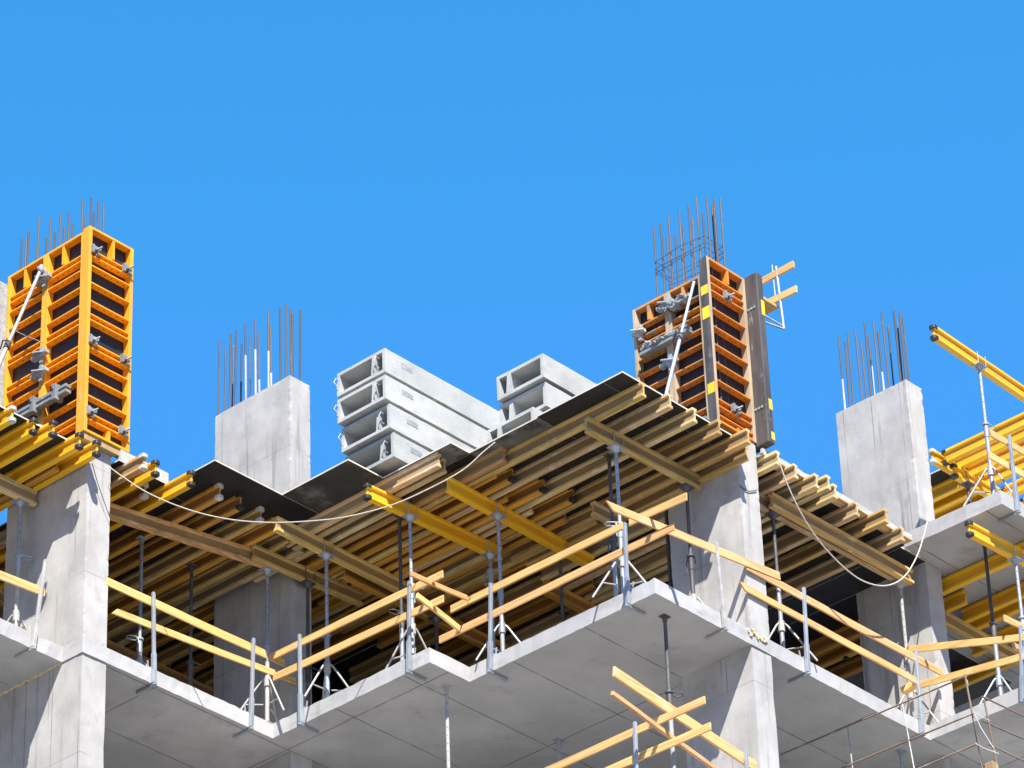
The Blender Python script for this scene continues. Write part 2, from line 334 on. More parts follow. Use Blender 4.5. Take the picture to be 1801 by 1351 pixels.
column('concrete wall column at the bottom left below the slab, cut by a shadow diagonal', -3.8+E1, -3.41, 5.6+E1, 7.12, GZ, 0, 2)
column('sunlit concrete wall column under the dirty form behind the guard boards', 1.746, 2.11, E1, 1.15, .2, 2.95, 3)
column('stained concrete wall column below the slab beside the crossed yellow boards', 1.746, 2.11, E1, 1.1, GZ, 0, 4)
column('shaded concrete wall column in the dark middle bay', -.3, .07, 5.66, 7.04, .2, 2.8, 5)
column('shaded concrete column head under the slab below the middle bay', -.3, .07, 5.66, 7.0, GZ, 0, 6)
column('shaded concrete wall column at the right under the finished slab corner', 5.61, 5.93, .12, 1.25, .2, 2.8, 7)
column('concrete column head at the bottom right behind the rebar grid', 5.6, 5.93, .12, 1.25, GZ, 0, 8)
def barlist(f, pts):
    out = []
    for x, y, ax, val, sm in pts:
        p = on(ax, val, *f(x, y)); out.append((p.x, p.y, p.z, sm))
    return out
c3 = lambda x, y: (350+x/2.8145, 520+y/2.8145)
c8 = lambda x, y: (1300+x/2.9361, 540+y/2.9361)
c1 = lambda x, y: (x/2.7022, 330+y/2.7022)
c7 = lambda x, y: (1050+x/2.875, 330+y/2.875)
mb_ = barlist(c3, [(100, 220, 'x', -.25, 0), (153, 190, 'x', -.25, 0), (182, 172, 'x', -.25, 0), (233, 142, 'x', -.25, .6), (281, 126, 'x', -.25, .62),
                   (344, 85, 'x', -.25, .5), (404, 58, 'x', -.25, 0), (431, 42, 'x', -.25, 0), (456, 65, 'x', -.12, 0), (130, 263, 'x', .02, 0), (165, 248, 'x', .02, 0), (207, 237, 'x', .02, 0),
                   (252, 210, 'x', .02, 0), (300, 182, 'x', .02, .4), (358, 150, 'x', .02, .4), (462, 92, 'x', -.05, 0), (498, 72, 'x', .02, 0)])
column('pale blank concrete column with starter bars standing beyond the black plywood', -.3, .07, 5.66, 7.05, 2.8, 5.5, 9, mb_)
mb_ = barlist(c8, [(514, 160, 'x', 5.66, .45), (558, 132, 'x', 5.66, 0), (602, 125, 'x', 5.66, 0), (646, 85, 'x', 5.66, 0), (692, 73, 'x', 5.66, 0), (738, 30, 'x', 5.66, 0), (800, 18, 'x', 5.66, 0), (824, 22, 'x', 5.75, 0),
                   (540, 182, 'x', 5.88, 0), (632, 180, 'x', 5.88, 0), (671, 155, 'x', 5.88, .6), (720, 128, 'x', 5.88, .45), (768, 97, 'x', 5.88, 0), (813, 80, 'x', 5.84, 0), (845, 55, 'x', 5.88, 0)])
column('tall rough concrete column with starter bars above the right slab edge', 5.58, 5.92, .12, 1.30, 3.0, 5.55, 10, mb_)

# ------------------------------------------------------------------ plywood decks
def sheet(label, u0, u1, v0, v1, m='ply', z=2.78, name='plywood_sheet', t=.02, grp='plywood deck sheets'):
    g = .0015; mb = MB()
    mb.box((u0+g, v0+g, z), (u1-g, v1-g, z+t))
    mb.m = [0, 0, 1, 1, 1, 1]
    return tag(obj(name, mb, [m, 'ply_edge'], loc=((u0+u1)/2, (v0+v1)/2, z)), label, 'plywood sheet', grp)
sheet('narrow black plywood strip at the front corner of the middle deck', -.48, 1.70, -.09, .22, z=2.781)
sheet('black plywood sheet behind the front strip of the middle deck', -.48, 1.74, .22, 1.285)
sheet('black plywood sheet beside the worn grey one', -.10, 1.74, 1.285, 2.41, 'ply', 2.779)
sheet('worn grey plywood sheet along the deck edge below the smaller block stack', -.46, -.10, 1.285, 2.41, 'ply_worn', 2.778)
sheet('brown edged plywood sheet over the short beam below the tall block stack', -.79, -.44, 2.41, 3.55, 'ply_worn', 2.781)
sheet('dark plywood sheet in the middle of the deck under the block stacks', -.44, 2.1, 2.41, 3.55)
sheet('scuffed black plywood sheet jutting out below the tall block stack', -1.40, -.32, 3.552, 4.69, 'ply_scuffed', 2.781)
sheet('dark plywood sheet inside the deck behind the scuffed jutting sheet', -.32, 2.1, 3.55, 4.69)
sheet('clean black plywood sheet jutting out in front of the blank column', -2.55, -.33, 4.692, 5.65, 'ply', 2.779)
sheet('dark plywood sheet left of the blank column foot', -2.55, -.31, 5.652, 8, 'ply', 2.78)
sheet('dark plywood sheet right of the blank column foot', -.31, 2.1, 5.652, 8, 'ply', 2.78)
sheet('dark plywood strip before the blank column foot', -.33, 2.1, 4.692, 5.65, 'ply', 2.779)
sheet('black plywood sheet behind the sunlit left column', -3.38, -2.552, 5.50, 8, 'ply', 2.78)
sheet('black plywood deck left of the yellow form', -9, -3.84, 5.6, 8, 'ply', 2.78)
sheet('dark plywood deck far inside the left bay', -9, 2.1, 8.002, 13.419, 'ply', 2.78)
sheet('black plywood deck of the right bay behind the pale plank', 2.102, 5.10, .045, 3.2, 'ply', 2.78)
sheet('narrow black plywood strip beside the right column head', 5.102, 5.609, .115, 13.419, 'ply', 2.779)
sheet('dark plywood deck far inside the right bay', 2.102, 5.10, 3.202, 13.419, 'ply', 2.78)
tag(obj('edge_plank', MB().box((2.13, -.09, 2.782), (5.08, .043, 2.806)), 'gray_x', loc=(3.6, 0, 2.78)), 'grey timber plank along the edge of the right bay deck', 'plank')
tag(obj('edge_board', MB().rough_box((2.12, -.088, 2.8075), (5.08, -.05, 2.872), .1, .004, 3), 'block', loc=(3.6, -.07, 2.80)), 'white cement coated edge board along the right bay deck', 'edge board')
tag(obj('edge_board', MB().rough_box((-3.35, 5.50, 2.802), (-2.56, 5.56, 2.95), .1, .004, 4), 'block', loc=(-3, 5.53, 2.80)), 'white cement coated edge board right of the left column', 'edge board')

# ------------------------------------------------------------------ formwork beams
HB = [(-.04, 0), (.04, 0), (.04, .036), (.034, .042), (.0135, .048), (.0135, .152), (.034, .158), (.04, .164), (.04, .2), (-.04, .2), (-.04, .164), (-.034, .158), (-.0135, .152), (-.0135, .048), (-.034, .042), (-.04, .036)]
def hbeam(p, q, z, m, label, grp, caps=(0, 0), name='formwork_beam'):
    """timber H beam from p to q (plan points of its axis), underside at z; caps = what closes each end"""
    p = Vector((p[0], p[1], z)); q = Vector((q[0], q[1], z)); d = (q-p).normalized(); L = (q-p).length
    sd = Vector((-d.y, d.x, 0))
    ax = 'x' if abs(d.x) > abs(d.y) else 'y'
    mb = MB().extrude(HB, p, sd, (0, 0, 1), d, L)
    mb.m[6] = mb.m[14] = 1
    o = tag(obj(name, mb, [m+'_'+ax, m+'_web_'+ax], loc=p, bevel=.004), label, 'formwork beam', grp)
    for e, dd, cp in ((p, d, caps[0]), (q, -d, caps[1])):
        if not cp: continue
        for zz in (-.003, .157):
            pr = [(-.045, .05)]+[(-.045*math.cos(a*math.pi/8), -.012-.02*math.sin(a*math.pi/8)) for a in range(0, 9)]+[(.045, .05)]
            if dd is not d: pr = [(-a, b) for a, b in pr]
            mc = MB().extrude(pr, e+Vector((0, 0, zz)), sd, dd, (0, 0, 1), .046)
            obj('end_cap', mc, 'cap' if cp == 1 else 'cap_white', o)
    return o
Z2, Z1 = 2.578, 2.378
SEC_L = 'beams under the left deck'; SEC_F = 'beams under the middle deck'; SEC_R = 'beams under the right bay deck'; PRI = 'main beams on the prop heads'
for i, (u, v, m, cp, L) in enumerate([(-5.09, 5.50, 'yellow', 2, 3.9), (-4.73, 5.52, 'yellow', 1, 3.9), (-4.525, 5.40, 'yellow', 1, 3.9), (-4.121, 5.38, 'yellow', 1, 3.9), (-3.86, 5.36, 'yellow', 1, 3.9)]):
    hbeam((u, v), (u, v+L), Z2, m, 'bright yellow capped beam left of the left column, %s from the picture edge' % ORD[i], SEC_L, (cp, 0))
hbeam((-3.98, 5.95), (-3.98, 9.5), Z2, 'orange', 'short set back beam between the two yellow beams beside the left column', SEC_L)
LD = [(-3.25, 5.19, 'old', 2, 'khaki old beam with chipped end just right of the left column'), (-3.045, 5.20, 'yellow', 1, 'bright yellow capped beam second from the left column'),
      (-2.79, 5.67, 'orange', 2, 'set back beam with white tip behind the hanging rope'), (-2.572, 5.07, 'yellow', 1, 'long yellow capped beam beside the corner of black plywood'),
      (-2.118, 5.05, 'orange', 2, 'brown beam with rounded pale tip under the clean black plywood'), (-1.773, 5.04, 'orange', 1, 'orange beam with one black cap under the clean black plywood'),
      (-1.377, 5.09, 'old', 2, 'khaki beam with pale broken tip above the hanging rope'), (-1.09, 5.14, 'orange', 0, 'reddish beam ending at the weathered main beam')]
for u, v, m, cp, lb in LD: hbeam((u, v), (u, v+3.9), Z2, m, lb, SEC_L, (cp, 0))
MID = [(-.78, 5.2, 'old'), (-.5, 5.25, 'gray'), (-.16, 5.15, 'orange'), (.25, 5.2, 'old'), (.66, 5.3, 'orange'), (1.05, 5.2, 'old'), (1.5, 5.25, 'orange')]
for i, (u, v, m) in enumerate(MID): hbeam((u, v), (u, v+3.9), Z2, m, 'shaded beam around the head of the middle column, %s from the left' % ORD[i], SEC_L)
for i in range(9):
    u = -6.2+i*.42; hbeam((u, 8.6), (u, 12.5), Z2, random.choice(['orange', 'old', 'orange']), 'dim beam deep behind the left column, %s from the left' % ORD[i], SEC_L)
for i in range(10):
    u = -2.45+i*.42; hbeam((u, 8.7), (u, 12.6), Z2, random.choice(['orange', 'old', 'gray']), 'dim beam deep behind the middle column, %s from the left' % ORD[i], SEC_L)
# middle deck
FD = [(-.595, 2.70, 'gray', 'short grey beam with a pale lower flange under the brown edged plywood', 2.6), (-.256, 2.02, 'old', 'khaki beam with nail heads under the worn grey plywood', 2.9),
      (-.139, -.12, 'old', 'long khaki beam along the left side of the middle deck', 3.9), (.275, -.18, 'gray', 'grey beam end beside the foot of the pale diagonal brace', 3.9),
      (.725, -.18, 'gray', 'grey beam end in the middle of the front deck edge', 3.9), (1.14, -.215, 'old', 'khaki beam with a red stain near the dirty form', 3.9),
      (1.546, -.33, 'old', 'khaki beam whose end pokes out over the sunlit column', 3.9), (1.70, -.165, 'old', 'lower lying khaki beam touching the head of the sunlit column', 3.6)]
for u, v, m, lb, L in FD:
    hbeam((u, v), (u, v+L), Z2-(.09 if u == 1.70 else 0), m, lb, SEC_F)
hbeam((-.73, 2.66), (-.73, 5.3), Z2, 'gray', 'grey beam carrying the brown edged plywood beside the yellow main beam', SEC_F)
hbeam((-.40, 3.62), (-.40, 6.2), Z2, 'gray', 'grey beam with ragged end between the yellow and the weathered main beams', SEC_F)
r2 = [(-.08, 2.34, 'orange'), (.14, 2.25, 'orange'), (.42, 2.62, 'orange'), (.60, 2.15, 'orange'), (.86, 2.6, 'gray'), (1.03, 2.05, 'orange'), (1.32, 2.45, 'orange'), (1.62, 2.2, 'old'), (1.95, 2.4, 'orange')]
for i, (u, v, m) in enumerate(r2):
    hbeam((u, v), (u, v+3.9), Z2, m, 'orange stained beam behind the yellow main beams, %s from the left' % ORD[i], SEC_F, (1 if i in (1, 3, 5) else 0, 0))
for i in range(4):
    u = .3+i*.47; hbeam((u, 3.75), (u, 7.0), Z2, ['old', 'orange', 'gray', 'orange'][i], 'overlapping beam in the shade of the middle bay, %s from the left' % ORD[i], SEC_F)
# right bay
RD = [(2.196, -.26, 'gray', 'grey beam end right beside the sunlit column'), (2.586, -.218, 'gray', 'chipped beam end where the white rope starts'), (2.947, -.255, 'gray', 'beam end with reddish underside in the right bay'),
      (3.08, -.335, 'gray', 'furthest projecting of the paired beam ends in the right bay'), (3.30, -.263, 'gray', 'beam with whittled tip in the middle of the right bay'), (3.824, -.189, 'gray', 'single beam end in front of the tall rough column'),
      (4.214, -.34, 'old', 'old beam with a row of nail holes in front of the tall rough column'), (4.713, -.209, 'gray', 'last beam end before the finished slab corner')]
for u, v, m, lb in RD: hbeam((u, v), (u, v+3.9), Z2, m, lb, SEC_R)
for i in range(7):
    u = 2.35+i*.43; hbeam((u, 3.3), (u, 7.2), Z2, ['old', 'orange', 'gray'][i % 3], 'dim beam deep in the right bay, %s from the left' % ORD[i], SEC_R)
# main beams
hbeam((-.288, .672), (1.70, .60), Z1, 'old', 'khaki main beam under the middle deck reaching the sunlit column', PRI)
hbeam((-1.07, 3.57), (1.2, 3.45), Z1, 'yellow', 'bright yellow main beam with black end caps under the hanging rope', PRI, (1, 0))
hbeam((-.487, 2.76), (2.2, 2.79), Z1, 'yellow', 'long yellow main beam without caps behind the crossed boards', PRI)
hbeam((-1.33, 4.88), (1.2, 4.885), Z1, 'old', 'weathered main beam with greenish end over a lone prop', PRI)
hbeam((-3.38, 6.17), (-.80, 5.61), Z1, 'old', 'long brown main beam running from the left column to the middle column', PRI)
hbeam((-1.05, 5.56), (.75, 5.45), Z1, 'old', 'brown main beam lapped beside another one in front of the middle column', PRI)
hbeam((-6.6, 6.57), (-3.82, 6.51), Z1, 'gray', 'grey main beam ending at the left column behind the picture edge', PRI)
hbeam((2.13, .36), (5.11, .29), Z1, 'gray', 'greenish main beam spanning the right bay, upper one of the pair', PRI)
hbeam((2.6, .22), (5.36, .18), Z1-.012, 'old', 'pale main beam lapped in front of the greenish one in the right bay', PRI)
hbeam((-6.5, 9.6), (-3.0, 9.6), Z1, 'old', 'dim main beam deep behind the left column', PRI)
hbeam((-2.8, 8.6), (1.3, 8.6), Z1, 'old', 'dim main beam deep behind the middle column', PRI)
hbeam((1.2, 1.9), (1.72, 1.88), Z1, 'gray', 'stub of grey main beam behind the topmost crossed board', PRI)
hbeam((.1, 5.1), (3.3, 5.1), Z1, 'orange', 'dim main beam low in the middle bay behind the guard boards', PRI)
hbeam((2.2, 3.6), (5.1, 3.6), Z1, 'orange', 'dim orange main beam deep in the right bay', PRI)
# right: under the finished slab
sheet('dark plywood sheet under the finished slab behind the right column', 5.612, 9.0, 1.27, 6.5, 'ply', 2.777)
for i, u in enumerate((6.2, 6.52, 6.95)):
    hbeam((u, 1.5), (u, 5.2), 2.575, 'orange', 'orange beam deep behind the right column, %s from the left' % ORD[i], 'yellow beams at the finished right slab')
UR = 'yellow beams at the finished right slab'
hbeam((4.93, -1.06), (7.6, -1.17), Z1, 'yellow', 'bright yellow beam end with black caps below the finished slab corner', UR, (1, 0))
for i, (u, v0, v1) in enumerate([(6.14, -1.5, .32), (6.55, .2, 2.2), (6.95, -1.4, .55), (7.2, -1.4, .7), (7.75, -1.4, 1.0), (8.3, -1.4, 2.4)]):
    hbeam((u, v0), (u, v1), Z2, 'yellow', 'yellow cross beam under the finished slab, %s from the left' % ORD[i], UR, (0, 1 if i in (1, 3) else 0))
hbeam((5.95, .55), (8.8, .52), Z1, 'old', 'old brown beam crossing under the yellow beams at the right', UR)
# right: table above the finished slab
hbeam((4.62, -1.05), (7.3, -.97), 5.18, 'yellow', 'topmost bright yellow beam against the sky on a single prop', UR, (1, 0), )
hbeam((6.55, -1.22), (9.3, -1.2), 5.18, 'yellow', 'yellow beam lapped below the topmost one at the picture edge', UR, (1, 0))
hbeam((7.50, .84), (10.4, .8), 5.18, 'yellow', 'yellow main beam with black caps on a dark prop head behind the slab', UR, (1, 0))
for i, (u, v0, v1) in enumerate([(7.42, -1.5, .9), (7.66, -.9, .9), (8.06, .95, 3.6), (8.3, 1.05, 3.6), (8.6, 1.1, 3.6), (8.9, 1.0, 3.6), (7.95, -.7, .9), (8.3, -1.2, .92), (8.75, -1.2, .9), (9.2, -1.2, .92)]):
    hbeam((u, v0), (u, v1), 5.38, 'yellow', 'yellow cross beam of the raised table at the right edge, %s from the left' % ORD[i], UR, (0, 1))
sheet('black plywood sheet on the raised yellow table behind the tall column', 7.75, 9.4, 1.05, 3.4, 'ply', 5.58)
hbeam((7.26, 1.0), (8.9, .98), 5.385, 'yellow', 'yellow beam stacked beside the tall rough column', UR, (2, 0))

# ------------------------------------------------------------------ props and tripods
def prop(u, v, zb, zh, label, split=.58, mat_in='steel', mat_out='steel', tri=0, head=True, ang=0, tl=None, hole=True, fork='x'):
    o = thing('steel_prop', label, 'prop', (u, v, zb), 'steel props')
    zs = zb+(zh-zb)*split
    mb = MB().tube([(u, v, zs-.15), (u, v, zh-.006)], .0225, 10)
    if hole:
        d = (CAM-Vector((u, v, zs))); d.z = 0; d.normalize(); z = zs+.1
        for sgn in (1, -1):
            z = zs+.1
            while z < zh-.1:
                c = Vector((u, v, z))+d*.0229*sgn; s1 = Vector((-d.y, d.x, 0))
                mb.add([c+s1*.007*math.cos(k*math.pi/3)+Vector((0, 0, .008*math.sin(k*math.pi/3))) for k in range(6)], [tuple(range(6)) if sgn > 0 else tuple(range(5, -1, -1))], 1)
                z += .11
    obj('inner_tube', mb, [mat_in, 'cap'], o)
    obj('outer_tube', MB().tube([(u, v, zb+.008), (u, v, zs-.2)], .0285, 10), mat_out, o)
    ca = MB().tube([(u, v, zs-.21), (u, v, zs-.03)], .035, 10)
    a = ang; ex = Vector((math.cos(a), math.sin(a), 0)); ey = Vector((-math.sin(a), math.cos(a), 0)); c = Vector((u, v, zs-.02))
    loop = [c+ey*.035, c+ey*.045+ex*.06, c+ey*.045+ex*.15, c+ex*.185, c-ey*.045+ex*.15, c-ey*.045+ex*.06, c-ey*.035]
    ca.tube([(u, v, zs-.03), (u, v, zs-.005)], .05, 10)
    co = obj('adjusting_collar', ca, mat_in, o)
    obj('pin_handle', MB().tube(loop, .007, 6).tube([c+ey*.04+ex*.05, c+ey*.06+ex*.05+Vector((0, 0, -.05)), c+ey*.06+ex*.05+Vector((0, 0, -.2))], .008, 6), mat_in, co)
    obj('base_plate', MB().box((u-.06, v-.06, zb), (u+.06, v+.06, zb+.008)), mat_out, o)
    h = MB().box((u-.09, v-.07, zh-.008), (u+.09, v+.07, zh-.001))
    if not head: h = MB().box((u-.06, v-.045, zh-.008), (u+.06, v+.045, zh-.001))
    h.tube([(u, v, zh-.07), (u, v, zh-.008)], [.028, .06 if head else .03], 10)
    ho = obj('head_plate', h, mat_in, o)
    if head:
        for sx in (-1, 1):
            for sy in (-1, 1):
                dx, dy = (.082*sx, .05*sy) if fork == 'x' else (.05*sx, .082*sy)
                obj('head_prong', MB().tube([(u+dx, v+dy, zh-.004), (u+dx, v+dy, zh+.17)], .0065, 6), mat_in, ho)
    if tri: tripod(u, v, zb, tl or 'tripod holding the '+label, ang+.4, mat_out if tri == 1 else 'steel_white')
    return o
def tripod(u, v, zb, label, a0, m):
    o = thing('prop_tripod', label, 'tripod', (u, v, zb), 'prop tripods')
    zc = zb+.62
    obj('sleeve', MB().tube([(u, v, zc-.1), (u, v, zc+.04)], .043, 10), m, o)
    for k, (a, rr) in enumerate(((a0, .42), (a0+2.15, .42), (a0+4.1, .38))):
        d = Vector((math.cos(a), math.sin(a), 0)); p = Vector((u, v, zc))+d*.045; q = Vector((u, v, zb+.012))+d*rr
        lg = obj('leg', MB().tube([p, p.lerp(q, .08)+Vector((0, 0, .015)), q], .0130, 7), m, o)
        mid = p.lerp(q, .62)
        obj('stay', MB().tube([mid, (u+d.x*.05, v+d.y*.05, mid.z+.02)], .009, 6), m, lg)
def foot(x, y, z): p = on('z', z, x, y); return p.x, p.y
P = [  # pixel of the head, z of the head, label, options
    ((721, 909), Z1, 'blue grey prop under the capped yellow main beam with a white tripod', dict(tri=2, ang=-.6, tl='white tripod at the prop behind the slab nib', split=.56)),
    ((876, 907), Z1, 'blue grey prop under the long yellow main beam', dict(tri=1, ang=2.6, tl='grey tripod behind the front guard boards', split=.55)),
    ((574, 977), Z1, 'prop with a hooked collar under the weathered main beam', dict(tri=2, ang=2.8, tl='white tripod left of the slab nib', split=.48)),
    ((470, 1003), Z1, 'shaded prop in front of the middle column near the inner corner', dict(tri=1, ang=0, tl='shaded tripod in the inner corner of the slab', split=.5, mat_out='steel_white')),
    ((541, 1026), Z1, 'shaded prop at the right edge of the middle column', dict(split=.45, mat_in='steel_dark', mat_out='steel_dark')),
    ((1083, 788), Z1, 'tall prop with peg holes under the khaki main beam at the front corner', dict(tri=2, ang=2.4, tl='dirty tripod at the front corner of the slab', split=.52)),
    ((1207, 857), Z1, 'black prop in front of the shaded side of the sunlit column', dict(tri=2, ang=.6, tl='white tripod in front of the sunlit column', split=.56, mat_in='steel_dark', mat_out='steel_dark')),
    ((1359, 905), Z1, 'prop beside the right side of the sunlit column', dict(tri=2, ang=2.5, tl='tripod right of the sunlit column', split=.62, mat_in='steel_dark')),
    ((1583, 1027), Z1, 'white smeared prop with peg holes before the right column', dict(tri=2, ang=.3, tl='tripod in the rail corner at the right', split=.56, mat_in='steel_white', mat_out='steel_white')),
    ((36, 884), Z1, 'prop left of the left column with sunlit lower part', dict(tri=2, ang=-.5, tl='white tripod left of the left column', split=.66, mat_out='steel_white')),
]
for (x, y), z, lb, kw in P:
    u, v = foot(x, y, z); prop(u, v, .2, z, lb, **kw)
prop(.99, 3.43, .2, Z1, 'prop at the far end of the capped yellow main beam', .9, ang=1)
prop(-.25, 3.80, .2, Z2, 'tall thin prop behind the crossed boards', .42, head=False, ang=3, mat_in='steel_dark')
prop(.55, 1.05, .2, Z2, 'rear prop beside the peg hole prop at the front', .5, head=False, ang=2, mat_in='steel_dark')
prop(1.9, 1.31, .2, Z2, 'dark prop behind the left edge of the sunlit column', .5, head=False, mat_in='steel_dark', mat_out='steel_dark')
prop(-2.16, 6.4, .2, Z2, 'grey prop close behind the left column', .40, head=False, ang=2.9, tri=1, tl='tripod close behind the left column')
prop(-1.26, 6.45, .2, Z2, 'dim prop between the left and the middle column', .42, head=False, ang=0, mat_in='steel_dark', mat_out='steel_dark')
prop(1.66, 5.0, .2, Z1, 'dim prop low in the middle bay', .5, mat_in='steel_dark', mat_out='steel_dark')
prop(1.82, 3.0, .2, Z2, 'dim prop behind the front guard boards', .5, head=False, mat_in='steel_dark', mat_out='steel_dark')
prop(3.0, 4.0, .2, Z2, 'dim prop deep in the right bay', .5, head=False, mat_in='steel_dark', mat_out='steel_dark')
# below the slab
for (x, y), lb, kw in [((1169, 1085), 'prop with a hooked collar below the front corner of the slab', dict(split=.62, ang=-.3, mat_out='steel_white', mat_in='steel_dark')),
                       ((785, 1208), 'white prop with a row of holes below the slab', dict(split=.45, ang=0, mat_in='steel_white', mat_out='steel_grey')),
                       ((983, 1302), 'shaded prop head at the bottom behind the pale boards', dict(split=.3)),
                       ((1584, 1321), 'prop head behind the rebar grid', dict(split=.3))]:
    u, v = foot(x, y, -.005); prop(u, v, -2.6, -.002, lb, head=False, **kw)
# right
u, v = foot(1786, 985, Z1); prop(u, v, .2, Z1, 'prop under the yellow beam at the right picture edge', .62, ang=0)
u, v = foot(1731, 955, 2.79); prop(u, v, .2, 2.795, 'tall prop with dark perforated top at the right', .55, head=False, mat_in='steel_dark', tri=1, tl='tripod at the far right slab edge')
prop(5.55, -1.07, 3.0, 5.18, 'lone prop carrying the topmost yellow beam against the sky', .60, ang=0, tri=2, tl='tripod on the finished slab corner', mat_out='steel')
prop(7.78, .82, 3.0, 5.18, 'short dark prop head behind the finished slab corner', .6, mat_in='steel_dark')

# ------------------------------------------------------------------ guard rails
def post(x0, y0, x1, y1, ax, val, zb, label, inner, m='steel'):
    """clamped guard post; (x0,y0) its foot and (x1,y1) its top as surveyed on the plane ax = val; inner = direction into the building"""
    a = on(ax, val, x0, y0); b = on(ax, val, x1, y1); i = Vector((*inner, 0)); t = Vector((-i.y, i.x, 0))
    o = thing('guard_post', label, 'guard post', (a.x, a.y, zb), 'clamped guard posts')
    b2 = Vector((b.x, b.y, b.z))
    foot_ = Vector((a.x, a.y, zb-.03))
    ext = foot_.lerp(b2, 0)
    obj('post', MB().bar(ext, b2, .04, .04, upv=i), m, o, bevel=.006)
    k = (b2-foot_); 
    obj('clamp_sleeve', MB().bar(foot_+k*.02, foot_+k*.34, .052, .052, upv=i), m, o, bevel=.006)
    z = zb-.025
    obj('clamp_foot', MB().bar(Vector((foot_.x, foot_.y, z))-i*.04, Vector((foot_.x, foot_.y, z))+i*.30, .03, .03), m, o, bevel=.004)
    c = foot_+k*(.245/k.length)
    obj('clamp_jaw', MB().bar(c, Vector((c.x, c.y, c.z))+i*.11+Vector((0, 0, .02)), .03, .02).bar(c+i*.1+Vector((0, 0, .02)), c+i*.115+Vector((0, 0, .13)), .014, .014), m, o)
    return o
G = .035
post(271, 1200, 270, 1042, 'y', 5.6-G, 0, 'guard post nearest the left column on its right side', (0, 1), 'steel')
post(441, 1283, 446, 1123, 'y', 5.6-G, 0, 'guard post left of the inner slab corner', (0, 1), 'steel')
post(529, 1277, 527, 1116, 'x', -.69-G, 0, 'guard post right of the inner slab corner', (1, 0))
post(718.7, 1180, 720, 1023, 'x', -.69-G, 0, 'guard post at the slab nib behind the short crossed boards', (1, 0))
post(862, 1183, 863, 1026, 'x', -G, 0, 'guard post on the front slab edge left of its corner', (1, 0))
post(1104.5, 1066, 1099, 920, 'x', -G, 0, 'guard post at the front corner where the boards cross', (1, 0))
post(1276, 1110, 1259, 954, 'y', -G, 0, 'guard post in front of the sunlit column side', (0, 1), 'steel_white')
post(1421, 1185, 1413.5, 1034, 'y', -G, 0, 'guard post in the middle of the right bay', (0, 1))
post(1623, 1299, 1610, 1144, 'y', -G, 0, 'guard post in the right inner slab corner', (0, 1))
post(57.7, 1145, 80, 985, 'y', 5.95-G, 0, 'cement smeared leaning guard post left of the left column', (0, 1), 'steel_white')
post(1797, 1222, 1795, 1100, 'x', 5.19-G, 0, 'guard post at the far right slab corner', (1, 0), 'steel')
post(1790, 898, 1775, 766, 'y', -1.42-G, 2.8, 'guard post on the finished slab corner at the right edge', (0, 1))
post(1121, 1420, 1116.6, 1270, 'x', -G, -2.8, 'guard post of the lower storey behind the crossed yellow boards', (1, 0))
post(1322, 1470, 1312, 1326, 'y', -G, -2.8, 'guard post top of the lower storey beside the stained column', (0, 1), 'steel')

def hash_(t): return (sum(ord(ch)*(i+3) for i, ch in enumerate(t)) % 997)*.37
def board(p0, p1, ax, val, label, ht=.105, th=.024, cut=(0, 0), ax1=None, name='guard_board'):
    """pine board between two surveyed points on a vertical plane"""
    a = on(ax, val, *p0); b = on(ax1[0] if ax1 else ax, ax1[1] if ax1 else val, *p1)
    d = (b-a).normalized(); h = (Vector((0, 0, 1))-d*d.z).normalized()*ht/2; n = d.cross(h).normalized()*th/2
    h *= .93; L = (b-a).length; ns = max(2, int(L/.25)); vs = []; sd = hash_(label)
    for i in range(ns+1):
        t = i/ns; e = a.lerp(b, t); bow = math.sin(math.pi*t)
        e = e+h*.10*(noise.noise(Vector((t*L*1.1, sd, 0)))*1.2+bow*noise.noise(Vector((sd, 1.5, 2))))+n*.5*bow*noise.noise(Vector((sd, 7.5, t*L)))
        c, sg = (cut[0], 1) if i == 0 else ((cut[1], -1) if i == ns else (0, 1))
        for hh, nn in ((-1, -1), (-1, 1), (1, 1), (1, -1)):
            vs.append(e+h*hh*(1+.05*noise.noise(Vector((t*L*2.3, sd, hh*3))))+n*nn+d*sg*(c*ht/2*hh if c else 0))
    k = 4*ns; fs = [(0, 1, 2, 3), (k, k+3, k+2, k+1)]
    for i in range(ns):
        q = 4*i; fs += [(q+j, q+4+j, q+4+(j+1) % 4, q+(j+1) % 4) for j in range(4)]
    mb = MB().add(vs, fs)
    m = 'board_x' if abs(d.x) > abs(d.y) else 'board_y'
    return tag(obj(name, mb, m, loc=a, bevel=.003), label, 'guard board', 'pine guard boards')
B = .0
board((-40, 996), (78, 1042), 'y', 5.97, 'pale guard board left of the left column', .12)
board((186, 1022), (500, 1166), 'y', 5.62, 'upper guard board running right from the left column', .12)
board((201, 1075), (520, 1199), 'y', 5.62, 'lower guard board starting with a slanted end right of the left column', .095, cut=(1, 0))
board((476, 1157), (779, 1009.5), 'x', -.67, 'upper guard board rising from the inner corner to the slab nib', .105)
board((481, 1192), (780, 1053), 'x', -.67, 'lower guard board rising from the inner corner to the slab nib', .105)
board((722, 1009), (821, 1052), 'y', 2.90, 'upper short board crossing at the slab nib', .07, .03)
board((733, 1047), (808, 1106), 'y', 2.90, 'lower short board slanting across at the slab nib', .085, .03)
board((793, 1072), (1095, 925), 'x', .02, 'upper guard board along the front slab edge', .105)
board((773, 1126), (1186, 926), 'x', .025, 'long lower guard board along the front slab edge', .105)
board((1107, 919), (1208, 873), 'x', -.06, 'short upper guard board sticking out past the front corner post', .11)
board((1072, 890), (1371, 1014), 'y', .02-.04, 'upper guard board passing before the sunlit column', .115, cut=(-1, 0))
board((1312, 996), (1658, 1184), 'y', -.01, 'upper guard board of the right bay lapped under its neighbour', .11)
